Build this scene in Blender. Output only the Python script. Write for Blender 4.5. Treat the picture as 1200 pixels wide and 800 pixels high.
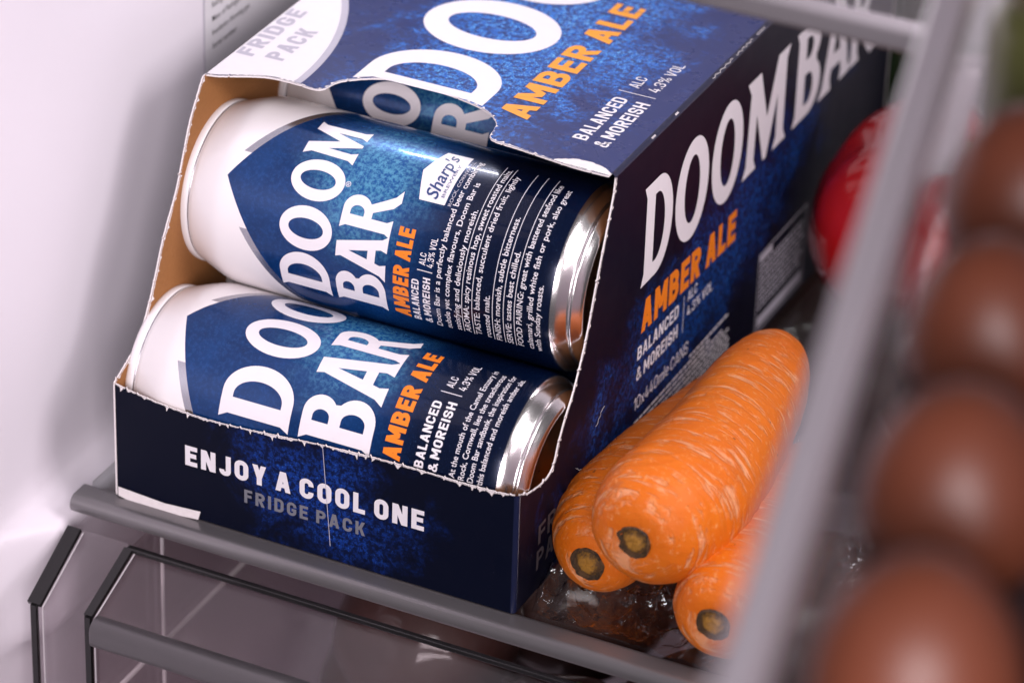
import bpy, bmesh, math, random
from mathutils import Vector, Matrix, noise as mnoise
random.seed(7)
for o in list(bpy.data.objects): bpy.data.objects.remove(o, do_unlink=True)
S = bpy.context.scene
COL = S.collection
PI = math.pi

# ------------------------------------------------------------------ camera
cd = bpy.data.cameras.new('camera'); cam = bpy.data.objects.new('camera', cd); COL.objects.link(cam)
cR = Vector((.8983, .4382, .0306)).normalized(); cF = Vector((-.3639, .7814, -.5069)).normalized()
cU = cR.cross(cF).normalized(); cR = cF.cross(cU).normalized()
M = Matrix((cR, cU, -cF)).transposed().to_4x4(); M.translation = Vector((.6058, -.9754, .7387))
cam.matrix_world = M
cd.sensor_width = 36; cd.lens = 135.45; cd.clip_start = .01; cd.clip_end = 50
cd.dof.use_dof = True; cd.dof.focus_distance = 1.312; cd.dof.aperture_fstop = 8.0
S.camera = cam
try: S.cycles.transparent_max_bounces = 40
except Exception: pass
# ------------------------------------------------------------------ light
W_ = bpy.data.worlds.new('World'); S.world = W_; W_.use_nodes = True
W_.node_tree.nodes['Background'].inputs[0].default_value = (.80, .74, .80, 1)
W_.node_tree.nodes['Background'].inputs[1].default_value = .11
def area(name, loc, target, sx, sy, power, col):
    l = bpy.data.lights.new(name, 'AREA'); l.shape = 'RECTANGLE'; l.size = sx; l.size_y = sy
    l.energy = power; l.color = col
    o = bpy.data.objects.new(name, l); COL.objects.link(o); o.location = loc
    o.rotation_euler = (Vector(target) - Vector(loc)).to_track_quat('-Z', 'Y').to_euler()
    return o
area('fridge_side_lamp', (.375, -.035, .335), (.0, .07, .08), .20, .20, 1.75, (1, .915, .965))
area('fridge_ceiling_lamp', (.008, .215, .305), (.08, .07, .125), .065, .009, .19, (1, .94, .98))
area('front_fill_light', (.95, -1.75, .85), (.1, 0, .02), 1.0, .9, 36, (1, .92, .965))  # added fill from the front right, brightens the wall shadow and drawer
vs = S.view_settings
vs.view_transform = 'Standard'; vs.look = 'None'; vs.gamma = 1; vs.exposure = .18
try: vs.use_curve_mapping = False
except Exception: pass

# ------------------------------------------------------------------ materials
MATS = {}
def new_mat(name):
    m = bpy.data.materials.new(name); m.use_nodes = True; nt = m.node_tree
    b = nt.nodes['Principled BSDF']; MATS[name] = m
    return m, nt, b
def link(nt, a, b): nt.links.new(a, b)
def mathn(nt, op, a, b=None, c=None, clamp=False):
    n = nt.nodes.new('ShaderNodeMath'); n.operation = op; n.use_clamp = clamp
    for i, v in enumerate((a, b, c)):
        if v is None: continue
        if isinstance(v, (int, float)): n.inputs[i].default_value = v
        else: link(nt, v, n.inputs[i])
    return n.outputs[0]
def mixc(nt, fac, a, b):
    n = nt.nodes.new('ShaderNodeMix'); n.data_type = 'RGBA'
    for i, v in ((0, fac), (6, a), (7, b)):
        if isinstance(v, (int, float)): n.inputs[i].default_value = v
        elif isinstance(v, tuple): n.inputs[i].default_value = (*v, 1)
        else: link(nt, v, n.inputs[i])
    return n.outputs[2]
def noise(nt, vec, scale, detail=4, rough=.55, dist=0):
    n = nt.nodes.new('ShaderNodeTexNoise'); n.inputs['Scale'].default_value = scale
    n.inputs['Detail'].default_value = detail; n.inputs['Roughness'].default_value = rough
    n.inputs['Distortion'].default_value = dist
    if vec is not None: link(nt, vec, n.inputs['Vector'])
    return n.outputs['Fac']
def smooth(nt, v, lo, hi):
    n = nt.nodes.new('ShaderNodeMapRange'); n.interpolation_type = 'SMOOTHSTEP'
    link(nt, v, n.inputs[0]); n.inputs[1].default_value = lo; n.inputs[2].default_value = hi
    n.inputs[3].default_value = 0; n.inputs[4].default_value = 1
    return n.outputs[0]
def objco(nt):
    t = nt.nodes.new('ShaderNodeTexCoord'); return t.outputs['Object']
def scaled(nt, vec, sc):
    n = nt.nodes.new('ShaderNodeVectorMath'); n.operation = 'MULTIPLY'; link(nt, vec, n.inputs[0])
    n.inputs[1].default_value = sc; return n.outputs[0]
def bump(nt, b, h, strength, dist):
    n = nt.nodes.new('ShaderNodeBump'); n.inputs['Strength'].default_value = strength
    n.inputs['Distance'].default_value = dist; link(nt, h, n.inputs['Height'])
    link(nt, n.outputs[0], b.inputs['Normal']); return n
def plain(name, col, rough=.5, metal=0, var=.08, nscale=60, bmp=0, bscale=900, coat=0, spec=.5):
    m, nt, b = new_mat(name)
    co = objco(nt); n = noise(nt, co, nscale, 5)
    d = tuple(max(0, c * (1 - var)) for c in col); l = tuple(min(1, c * (1 + var)) for c in col)
    link(nt, mixc(nt, n, d, l), b.inputs['Base Color'])
    b.inputs['Roughness'].default_value = rough; b.inputs['Metallic'].default_value = metal
    b.inputs['Coat Weight'].default_value = coat; b.inputs['Specular IOR Level'].default_value = spec
    if bmp: bump(nt, b, noise(nt, co, bscale, 4), bmp, .0005)
    return m
plain('liner', (.83, .765, .83), .42, var=.02, nscale=8, bmp=.06, bscale=500)
plain('rail', (.20, .19, .198), .28, metal=.6, var=.06, nscale=30, bmp=.05, bscale=1500)
plain('door_rail', (.52, .48, .52), .35, var=.04, nscale=20)
plain('upper_rail', (.13, .12, .13), .4, var=.04, nscale=20)
plain('edge_highlight', (.50, .46, .48), .15, var=.05)  # pale tone painting highlights on clear plastic edges, ribs use it too
plain('edge_dark', (.012, .011, .012), .12, var=.3)  # near-black tone painting the dark refraction in clear plastic edges
plain('ink_white', (.80, .76, .80), .38, var=.03, nscale=300)
plain('ink_grey', (.17, .17, .20), .42, var=.15, nscale=300)
plain('ink_dim', (.060, .052, .060), .45, var=.25, nscale=300)
plain('ink_lilac', (.46, .44, .52), .4, var=.05, nscale=200)
plain('ink_pale', (.52, .49, .56), .4, var=.05, nscale=200)
plain('ink_orange', (.85, .22, .012), .42, var=.10, nscale=260)
plain('ink_amber', (.83, .33, .02), .42, var=.10, nscale=260)
plain('ink_blue', (.02, .05, .17), .4, var=.2, nscale=200)
plain('ink_black', (.05, .045, .055), .5, var=.2)
plain('torn_white', (.80, .74, .74), .85, var=.10, nscale=500, bmp=.4, bscale=1500)
plain('silver', (.84, .80, .80), .22, metal=1, var=.03, nscale=40, bmp=.03, bscale=1200)
plain('silver_ink', (.50, .50, .54), .25, metal=.9, var=.05)
plain('tray', (.030, .013, .013), .8, var=.2, nscale=80, bmp=.3, bscale=300)
plain('twig', (.55, .5, .45), .8)
plain('stem', (.10, .16, .03), .6, var=.3)

def mat_kraft():
    m, nt, b = new_mat('kraft'); co = objco(nt)
    fib = noise(nt, scaled(nt, co, (60, 260, 260)), 3, 6, .65)
    big = noise(nt, co, 25, 4)
    c = mixc(nt, fib, (.19, .068, .016), (.40, .175, .052))
    c = mixc(nt, big, c, (.29, .115, .03))
    link(nt, c, b.inputs['Base Color']); b.inputs['Roughness'].default_value = .8
    bump(nt, b, fib, .25, .0006)
mat_kraft()

def mat_print(name, ca, cb, axes, centre, radii, base=(.0016, .0030, .012), mid=(.004, .03, .20), light=(.03, .18, .60), gain=1.0, spec=.3, rough=.3, wear=.5, coat=.25, angle=0):
    """navy varnished card with a speckled royal-blue patch printed around `centre`"""
    m, nt, b = new_mat(name); co = objco(nt)
    sp = nt.nodes.new('ShaderNodeSeparateXYZ'); link(nt, co, sp.inputs[0])
    p, q = sp.outputs[axes[0]], sp.outputs[axes[1]]
    p = mathn(nt, 'SUBTRACT', p, centre[0]); q = mathn(nt, 'SUBTRACT', q, centre[1])
    if angle:
        ca_, sa_ = math.cos(angle), math.sin(angle)
        p2 = mathn(nt, 'ADD', mathn(nt, 'MULTIPLY', p, ca_), mathn(nt, 'MULTIPLY', q, sa_))
        q2 = mathn(nt, 'SUBTRACT', mathn(nt, 'MULTIPLY', q, ca_), mathn(nt, 'MULTIPLY', p, sa_)); p, q = p2, q2
    p = mathn(nt, 'DIVIDE', p, radii[0]); q = mathn(nt, 'DIVIDE', q, radii[1])
    r = mathn(nt, 'SQRT', mathn(nt, 'ADD', mathn(nt, 'MULTIPLY', p, p), mathn(nt, 'MULTIPLY', q, q)))
    cloud = noise(nt, co, 44, 6, .66, .6)
    r = mathn(nt, 'ADD', r, mathn(nt, 'MULTIPLY', mathn(nt, 'SUBTRACT', cloud, .5), 2.4))
    mask = mathn(nt, 'SUBTRACT', 1, smooth(nt, r, .25, 1.15))
    grit = noise(nt, co, 520, 6, .75)
    fine = noise(nt, co, 1700, 3, .7)
    g = smooth(nt, grit, .44, .60); f = smooth(nt, fine, .52, .66)
    amt = mathn(nt, 'MULTIPLY', mask, mathn(nt, 'ADD', .16, mathn(nt, 'MULTIPLY', g, 1.0 * gain)), clamp=True)
    c = mixc(nt, amt, base, mid)
    sparkle = mathn(nt, 'MULTIPLY', mathn(nt, 'MULTIPLY', mathn(nt, 'MULTIPLY', f, g), mathn(nt, 'MULTIPLY', mask, mask)), .85 * gain, clamp=True)
    c = mixc(nt, sparkle, c, light)
    # tiny rub marks where the varnish is scuffed to the board
    sc = smooth(nt, noise(nt, scaled(nt, co, (1, 1.6, 1.2)), 260, 3, .75), .735, .78)
    c = mixc(nt, mathn(nt, 'MULTIPLY', sc, wear), c, (.30, .32, .42))
    link(nt, c, b.inputs['Base Color'])
    rr = mathn(nt, 'ADD', rough - .06, mathn(nt, 'MULTIPLY', noise(nt, co, 90, 5), .14)); link(nt, rr, b.inputs['Roughness'])
    b.inputs['Coat Weight'].default_value = coat; b.inputs['Coat Roughness'].default_value = .2; b.inputs['Specular IOR Level'].default_value = spec
    h = mathn(nt, 'ADD', mathn(nt, 'MULTIPLY', noise(nt, co, 14, 2), 6.0), mathn(nt, 'MULTIPLY', fine, .05))
    bump(nt, b, h, .35, .0006)
    return m
mat_print('print_front', 0, 0, (0, 2), (.083, .024), (.036, .032), mid=(.005, .03, .21), light=(.03, .15, .55), rough=.42, coat=.0, spec=.12)
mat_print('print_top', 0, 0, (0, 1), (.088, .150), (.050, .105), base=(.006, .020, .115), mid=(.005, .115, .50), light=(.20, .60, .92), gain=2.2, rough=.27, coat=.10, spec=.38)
mat_print('print_side', 0, 0, (1, 2), (.155, .055), (.125, .034), base=(.0022, .0026, .011), mid=(.003, .036, .20), light=(.03, .20, .55), rough=.44, angle=.22, coat=.0, spec=.16)
mat_print('print_crease', 0, 0, (0, 1), (.2, .3), (.01, .01), base=(.006, .009, .035), wear=1.0)

def mat_can(name, pk_x, pk_a, k_up, k_dn, bx):
    """printed aluminium: white shoulder, silver keyline, blue shield, dark text field"""
    m, nt, b = new_mat(name); co = objco(nt)
    sp = nt.nodes.new('ShaderNodeSeparateXYZ'); link(nt, co, sp.inputs[0])
    x, y, z = sp.outputs
    phi = mathn(nt, 'ARCTAN2', mathn(nt, 'MULTIPLY', y, -1), z)          # 0 = top, + = towards the front
    a = mathn(nt, 'ADD', mathn(nt, 'MULTIPLY', phi, 180 / PI), 90)
    d = mathn(nt, 'SUBTRACT', a, pk_a)
    up = mathn(nt, 'MULTIPLY', mathn(nt, 'MAXIMUM', mathn(nt, 'MULTIPLY', d, -1), 0), k_up)
    dn = mathn(nt, 'MULTIPLY', mathn(nt, 'MAXIMUM', d, 0), k_dn)
    edge = mathn(nt, 'ADD', mathn(nt, 'ADD', up, dn), pk_x)
    xm = mathn(nt, 'MULTIPLY', x, 1000)
    e = mathn(nt, 'SUBTRACT', xm, edge)                                   # > 0 inside the blue
    blue = smooth(nt, e, -.06, .06)
    ad = mathn(nt, 'ABSOLUTE', mathn(nt, 'ADD', d, -6))
    side = smooth(nt, ad, 22, 22.6)
    silver = mathn(nt, 'MULTIPLY', mathn(nt, 'MULTIPLY', smooth(nt, e, -3.1, -3.0), mathn(nt, 'SUBTRACT', 1, blue)), side)
    # blue field
    cloud = noise(nt, co, 55, 6, .65, .5); grit = noise(nt, co, 700, 4, .7); fine = noise(nt, co, 1900, 2, .6)
    px = mathn(nt, 'DIVIDE', mathn(nt, 'SUBTRACT', xm, bx), 30)
    pa = mathn(nt, 'DIVIDE', mathn(nt, 'SUBTRACT', d, -22), 62)
    r = mathn(nt, 'SQRT', mathn(nt, 'ADD', mathn(nt, 'MULTIPLY', px, px), mathn(nt, 'MULTIPLY', pa, pa)))
    r = mathn(nt, 'ADD', r, mathn(nt, 'MULTIPLY', mathn(nt, 'SUBTRACT', cloud, .5), 1.2))
    patch = mathn(nt, 'SUBTRACT', 1, smooth(nt, r, .15, 1.05))
    dark = smooth(nt, mathn(nt, 'ADD', xm, mathn(nt, 'MULTIPLY', mathn(nt, 'SUBTRACT', cloud, .5), 22)), bx + 12, bx + 40)
    c = mixc(nt, cloud, (.0012, .012, .058), (.003, .056, .225))
    c = mixc(nt, mathn(nt, 'MULTIPLY', smooth(nt, grit, .45, .68), .35), c, (.015, .085, .30))
    teal = mixc(nt, smooth(nt, grit, .36, .66), (.004, .085, .31), (.10, .36, .55))
    c = mixc(nt, mathn(nt, 'MULTIPLY', patch, .9), c, teal)
    c = mixc(nt, mathn(nt, 'MULTIPLY', dark, .92), c, (.0012, .0035, .018))
    c = mixc(nt, mathn(nt, 'MULTIPLY', smooth(nt, fine, .66, .74), .18), c, (.10, .22, .40))
    white = mixc(nt, noise(nt, co, 20, 3), (.80, .76, .77), (.84, .80, .81))
    c2 = mixc(nt, silver, white, (.46, .47, .52))
    link(nt, mixc(nt, blue, c2, c), b.inputs['Base Color'])
    met = mathn(nt, 'ADD', mathn(nt, 'MULTIPLY', blue, .35), mathn(nt, 'MULTIPLY', silver, .9)); link(nt, met, b.inputs['Metallic']); b.inputs['Specular IOR Level'].default_value = .35
    rr = mathn(nt, 'ADD', .20, mathn(nt, 'MULTIPLY', noise(nt, co, 120, 4), .10)); link(nt, rr, b.inputs['Roughness'])
    b.inputs['Coat Weight'].default_value = .3; b.inputs['Coat Roughness'].default_value = .06
    bump(nt, b, noise(nt, co, 30, 2), .12, .0008)
    return m
mat_can('can_print_a', 19.3, 145.0, .375, .385, 72)
mat_can('can_print_b', 16.9, 113.0, .46, .25, 80)

def mat_thin(name, tint, gloss=.04, ior=1.45, boost=1.0, bmp=0, bscale=40, haze=0):
    m = bpy.data.materials.new(name); m.use_nodes = True; nt = m.node_tree; nt.nodes.clear(); MATS[name] = m
    out = nt.nodes.new('ShaderNodeOutputMaterial'); mx = nt.nodes.new('ShaderNodeMixShader')
    t = nt.nodes.new('ShaderNodeBsdfTransparent'); t.inputs[0].default_value = (*tint, 1)
    g = nt.nodes.new('ShaderNodeBsdfGlossy'); g.inputs['Roughness'].default_value = gloss
    fr = nt.nodes.new('ShaderNodeLayerWeight'); fr.inputs['Blend'].default_value = .5
    r0 = ((ior - 1) / (ior + 1)) ** 2
    co = objco(nt); sm = noise(nt, co, 25, 5)
    rr = mathn(nt, 'ADD', gloss, mathn(nt, 'MULTIPLY', sm, .06)); link(nt, rr, g.inputs['Roughness'])
    if bmp:
        n = nt.nodes.new('ShaderNodeBump'); n.inputs['Strength'].default_value = bmp; n.inputs['Distance'].default_value = .002
        link(nt, noise(nt, co, bscale, 3, .5, .6), n.inputs['Height']); link(nt, n.outputs[0], g.inputs['Normal']); link(nt, n.outputs[0], fr.inputs['Normal'])
    link(nt, mathn(nt, 'MULTIPLY', mathn(nt, 'ADD', r0, mathn(nt, 'MULTIPLY', mathn(nt, 'POWER', fr.outputs['Facing'], 5), 1 - r0)), boost, clamp=True), mx.inputs[0])
    tr = t.outputs[0]
    if haze:
        m2 = nt.nodes.new('ShaderNodeMixShader'); m2.inputs[0].default_value = haze; df = nt.nodes.new('ShaderNodeBsdfDiffuse'); df.inputs[0].default_value = (.85, .83, .83, 1)
        link(nt, t.outputs[0], m2.inputs[1]); link(nt, df.outputs[0], m2.inputs[2]); tr = m2.outputs[0]
    link(nt, tr, mx.inputs[1]); link(nt, g.outputs[0], mx.inputs[2]); link(nt, mx.outputs[0], out.inputs[0])
    return m
mat_thin('shelf_glass', (.93, .95, .94))
mat_thin('clear_plastic', (.975, .965, .97), boost=1.4, bmp=.10, bscale=25)
mat_thin('smoky_plastic', (.95, .925, .93), boost=1.2, bmp=.12, bscale=25)
mat_thin('bag_film', (.90, .89, .88), gloss=.03, boost=2.6, bmp=1.0, bscale=200, haze=.0)

def mat_carrot():
    m, nt, b = new_mat('carrot_skin'); co = objco(nt)                       # local axis = Y
    big = noise(nt, scaled(nt, co, (30, 12, 30)), 1.6, 5, .6)
    c = mixc(nt, big, (.56, .092, .003), (.74, .19, .007))
    # pale rings: streaks stretched around the root
    w = nt.nodes.new('ShaderNodeVectorMath'); w.operation = 'MULTIPLY'; link(nt, co, w.inputs[0]); w.inputs[1].default_value = (60, 420, 60)
    st = noise(nt, w.outputs[0], 1.0, 4, .6, .7)
    gate = noise(nt, scaled(nt, co, (110, 150, 110)), 1.0, 4, .65)
    mk = mathn(nt, 'MULTIPLY', smooth(nt, st, .50, .62), smooth(nt, gate, .40, .58))
    c = mixc(nt, mathn(nt, 'MULTIPLY', mk, .56), c, (.82, .44, .25))
    spk = smooth(nt, noise(nt, co, 420, 4, .7), .56, .66)
    c = mixc(nt, mathn(nt, 'MULTIPLY', spk, .45), c, (.76, .33, .12))
    dk = smooth(nt, noise(nt, co, 230, 2, .5), .755, .78)
    c = mixc(nt, mathn(nt, 'MULTIPLY', dk, .7), c, (.10, .03, .01))
    link(nt, c, b.inputs['Base Color']); b.inputs['Roughness'].default_value = .55; b.inputs['Specular IOR Level'].default_value = .3
    b.inputs['Subsurface Weight'].default_value = .12; b.inputs['Subsurface Radius'].default_value = (.004, .0015, .0005)
    h = mathn(nt, 'ADD', mathn(nt, 'MULTIPLY', mk, -.7), mathn(nt, 'MULTIPLY', noise(nt, co, 260, 4), .6))
    bump(nt, b, h, .75, .0009)
    m, nt, b = new_mat('carrot_scar'); co = objco(nt)
    n = noise(nt, co, 330, 6, .7)
    r = nt.nodes.new('ShaderNodeVectorMath'); r.operation = 'LENGTH'; link(nt, scaled(nt, co, (1, 0, 1)), r.inputs[0])
    ring = smooth(nt, mathn(nt, 'ADD', r.outputs['Value'], mathn(nt, 'MULTIPLY', mathn(nt, 'SUBTRACT', n, .5), .012)), .0020, .0046)
    c = mixc(nt, n, (.10, .035, .004), (.62, .30, .03))
    c = mixc(nt, ring, c, mixc(nt, smooth(nt, n, .4, .6), (.015, .008, .004), (.10, .045, .012)))
    link(nt, c, b.inputs['Base Color']); b.inputs['Roughness'].default_value = .75
    bump(nt, b, n, .8, .0012)
mat_carrot()
def mat_veg(name, c1, c2, rough=.18):
    m, nt, b = new_mat(name); co = objco(nt)
    link(nt, mixc(nt, noise(nt, co, 22, 4), c1, c2), b.inputs['Base Color']); b.inputs['Roughness'].default_value = rough
    b.inputs['Coat Weight'].default_value = .6; b.inputs['Coat Roughness'].default_value = .08
    bump(nt, b, noise(nt, co, 40, 3), .15, .001)
mat_veg('red_skin', (.25, .004, .006), (.42, .010, .010), .22)
mat_veg('yellow_skin', (.62, .36, .02), (.72, .46, .04))
mat_veg('green_skin', (.05, .10, .015), (.10, .17, .03), .35)
mat_veg('brown_red_skin', (.20, .035, .02), (.32, .06, .03), .35)
mat_veg('bottle_glass', (.010, .018, .008), (.018, .030, .012), .12)
mat_veg('beet_skin', (.035, .014, .014), (.085, .03, .024), .6)
m, nt, b = new_mat('egg_shell'); co = objco(nt)
c = mixc(nt, noise(nt, co, 30, 4), (.145, .038, .018), (.185, .052, .026))
c = mixc(nt, mathn(nt, 'MULTIPLY', smooth(nt, noise(nt, co, 260, 3), .64, .72), .5), c, (.22, .06, .025))
link(nt, c, b.inputs['Base Color']); b.inputs['Roughness'].default_value = .42; bump(nt, b, noise(nt, co, 900, 2), .12, .0005)
plain('jar_green', (.10, .105, .03), .3, var=.2)
plain('jar_lid', (.20, .17, .08), .4, metal=.3)

# ------------------------------------------------------------------ helpers
def finish(name, bm, mat, parent=None, smooth_=False, loc=None):
    me = bpy.data.meshes.new(name); bm.normal_update(); bm.to_mesh(me); bm.free()
    for k in (mat if isinstance(mat, (list, tuple)) else [mat]): me.materials.append(MATS[k])
    if smooth_:
        for p in me.polygons: p.use_smooth = True
    o = bpy.data.objects.new(name, me); COL.objects.link(o)
    if parent: o.parent = parent
    if loc: o.location = loc
    return o
def tag(o, label=None, cat=None, group=None, kind=None):
    if label: o['label'] = label
    if cat: o['category'] = cat
    if group: o['group'] = group
    if kind: o['kind'] = kind
    return o
def thing(name, label, cat, loc=(0, 0, 0), rot=(0, 0, 0), group=None):
    o = bpy.data.objects.new(name, None); COL.objects.link(o); o.empty_display_size = .02
    o.location = loc; o.rotation_euler = rot
    return tag(o, label, cat, group)
def box_bm(x0, x1, y0, y1, z0, z1, bev=0, seg=2, bm=None):
    own = bm is None; b = bmesh.new()
    bmesh.ops.create_cube(b, size=1)
    for v in b.verts: v.co = ((x0 + x1) / 2 + v.co.x * (x1 - x0), (y0 + y1) / 2 + v.co.y * (y1 - y0), (z0 + z1) / 2 + v.co.z * (z1 - z0))
    if bev: bmesh.ops.bevel(b, geom=list(b.edges), offset=bev, segments=seg, affect='EDGES', profile=.5)
    if own: return b
    t = bpy.data.meshes.new('t'); b.to_mesh(t); b.free(); bm.from_mesh(t); bpy.data.meshes.remove(t); return bm
def sweep_x(profile, x0, x1, n=1):
    """extrude a closed (y, z) profile along X, capped"""
    bm = bmesh.new(); rings = []
    for i in range(n + 1):
        x = x0 + (x1 - x0) * i / n
        rings.append([bm.verts.new((x, y, z)) for y, z in profile])
    k = len(profile)
    for a, b in zip(rings, rings[1:]):
        for i in range(k): bm.faces.new((a[i], a[(i + 1) % k], b[(i + 1) % k], b[i]))
    bm.faces.new(rings[0][::-1]); bm.faces.new(rings[-1])
    bmesh.ops.recalc_face_normals(bm, faces=bm.faces); return bm
def rounded(y0, y1, z0, z1, r, n=6):
    out = []
    for cy, cz, a0 in ((y1 - r, z1 - r, 0), (y0 + r, z1 - r, 90), (y0 + r, z0 + r, 180), (y1 - r, z0 + r, 270)):
        for i in range(n + 1):
            a = math.radians(a0 + 90 * i / n); out.append((cy + r * math.cos(a), cz + r * math.sin(a)))
    return out
def lathe(profile, n=64, axis='x', cap=False):
    """profile = [(along, radius)]"""
    bm = bmesh.new(); rings = []
    for s, r in profile:
        ring = []
        for i in range(n):
            a = 2 * PI * i / n; c, d = r * math.cos(a), r * math.sin(a)
            ring.append(bm.verts.new({'x': (s, c, d), 'y': (c, s, d), 'z': (c, d, s)}[axis]))
        rings.append(ring)
    for p, q in zip(rings, rings[1:]):
        for i in range(n): bm.faces.new((p[i], p[(i + 1) % n], q[(i + 1) % n], q[i]))
    if cap: bm.faces.new(rings[0]); bm.faces.new(rings[-1])
    bmesh.ops.recalc_face_normals(bm, faces=bm.faces)
    return bm
def tube(points, r, n=6, bm=None):
    bm = bm or bmesh.new(); rings = []
    for i, p in enumerate(points):
        p = Vector(p); t = (Vector(points[min(i + 1, len(points) - 1)]) - Vector(points[max(i - 1, 0)])).normalized()
        s = t.cross(Vector((.3, .2, .93))).normalized(); u = s.cross(t)
        rings.append([bm.verts.new(p + (s * math.cos(2 * PI * k / n) + u * math.sin(2 * PI * k / n)) * r) for k in range(n)])
    for a, b in zip(rings, rings[1:]):
        for k in range(n): bm.faces.new((a[k], a[(k + 1) % n], b[(k + 1) % n], b[k]))
    bm.faces.new(rings[0][::-1]); bm.faces.new(rings[-1])
    return bm

# ---- lettering: flat glyph meshes (u along the line, v up), mapped onto a surface
def arc(cx, cy, rx, ry, a0, a1, n=14):
    return [(cx + rx * math.cos(math.radians(a0 + (a1 - a0) * i / n)), cy + ry * math.sin(math.radians(a0 + (a1 - a0) * i / n))) for i in range(n + 1)]
GL = {
 'O': (.86, [arc(.43, .5, .43, .52, 0, 360, 44)[:-1], arc(.43, .5, .195, .345, 0, 360, 40)[:-1]]),
 'D': (.82, [[(-.06, 1.0), (.34, 1.0)] + arc(.36, .5, .46, .5, 90, -90, 26) + [(.34, 0), (-.06, 0), (.015, .12), (.015, .88)],
             [(.265, .845), (.33, .845)] + arc(.33, .5, .25, .345, 90, -90, 22) + [(.265, .155)]]),
 'M': (1.06, [[(-.08, 1.0), (.29, 1.0), (.54, .45), (.79, 1.0), (1.14, 1.0), (1.05, .88), (1.06, .12), (1.14, 0), (.76, 0), (.84, .12), (.83, .58), (.58, .0), (.49, .0), (.23, .58), (.21, .12), (.28, 0), (-.10, 0), (-.01, .12), (.03, .86)]]),
 'B': (.76, [[(-.06, 1.0), (.38, 1.0)] + arc(.40, .765, .30, .235, 90, -50, 14) + arc(.40, .285, .36, .285, 55, -90, 16) + [(-.06, 0), (.015, .11), (.015, .89)],
             [(.265, .86), (.35, .86)] + arc(.35, .745, .12, .115, 90, -90, 12) + [(.265, .63)],
             [(.265, .465), (.37, .465)] + arc(.37, .30, .15, .165, 90, -90, 12) + [(.265, .135)]]),
 'A': (.90, [[(.26, 1.0), (.62, 1.0), (.875, .12), (.98, 0), (.60, 0), (.645, .12), (.615, .22), (.315, .22), (.285, .12), (.33, 0), (-.08, 0), (.035, .12), (.30, .90)],
             [(.365, .375), (.565, .375), (.465, .75)]]),
 'R': (.86, [[(-.06, 1.0), (.38, 1.0)] + arc(.40, .725, .32, .275, 90, -58, 16) + [(.74, .24), (.86, .08), (1.04, -.02), (.76, -.05), (.60, .06), (.40, .42), (.265, .42), (.265, .11), (.34, 0), (-.06, 0), (.015, .11), (.015, .89)],
             [(.265, .85), (.35, .85)] + arc(.35, .715, .135, .135, 90, -90, 12) + [(.265, .58)]]),
}
def poly_bm(loops, bm=None, off=0.0, sx=1.0):
    bm = bm or bmesh.new(); edges = []
    for lp in loops:
        vs_ = [bm.verts.new((off + x * sx, y, 0)) for x, y in lp]
        for i in range(len(vs_)): edges.append(bm.edges.new((vs_[i], vs_[(i + 1) % len(vs_)])))
    bmesh.ops.triangle_fill(bm, use_beauty=True, use_dissolve=False, edges=edges, normal=(0, 0, 1))
    return bm
def word_flared(word, gap=.09, space=.34):
    """'DOOM BAR' style flared capitals, cap height 1; returns bmesh and width"""
    bm = bmesh.new(); x = 0
    for ch in word:
        if ch == ' ': x += space; continue
        w, loops = GL[ch]; poly_bm(loops, bm, x); x += w + gap
    return bm, x - gap
# plain square-shouldered capitals drawn as strokes; tiny z steps keep crossing strokes apart
def ribbon(pts, t, closed=False):
    q_ = []
    for a in pts:
        if not q_ or math.hypot(a[0] - q_[-1][0], a[1] - q_[-1][1]) > 1e-4: q_.append(a)
    if closed and math.hypot(q_[0][0] - q_[-1][0], q_[0][1] - q_[-1][1]) < 1e-4: q_.pop()
    pts = q_; n = len(pts); L_, R_ = [], []
    for i in range(n):
        a = Vector(pts[i - 1]) if (i or closed) else None; b = Vector(pts[i]); c = Vector(pts[(i + 1) % n]) if (i < n - 1 or closed) else None
        d0 = (b - a).normalized() if a is not None else None; d1 = (c - b).normalized() if c is not None else None
        d0 = d0 if d0 is not None else d1; d1 = d1 if d1 is not None else d0
        n0, n1 = Vector((-d0.y, d0.x)), Vector((-d1.y, d1.x)); m = (n0 + n1).normalized(); k = t / 2 / max(.35, m.dot(n0))
        L_.append(b + m * k); R_.append(b - m * k)
    return [[L_[i], L_[(i + 1) % n], R_[(i + 1) % n], R_[i]] for i in range(n if closed else n - 1)]
def rp(x0, x1, y0, y1, r, q):
    """rounded-rectangle corner arcs; q lists corners: tr, tl, bl, br with direction"""
    C_ = {'tr': (x1 - r, y1 - r, 0), 'tl': (x0 + r, y1 - r, 90), 'bl': (x0 + r, y0 + r, 180), 'br': (x1 - r, y0 + r, 270)}
    o = []
    for k in q:
        rev = k.startswith('-'); cx, cy, a0 = C_[k.strip('-')]
        o += arc(cx, cy, r, r, a0 + 90, a0, 6) if rev else arc(cx, cy, r, r, a0, a0 + 90, 6)
    return o
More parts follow.
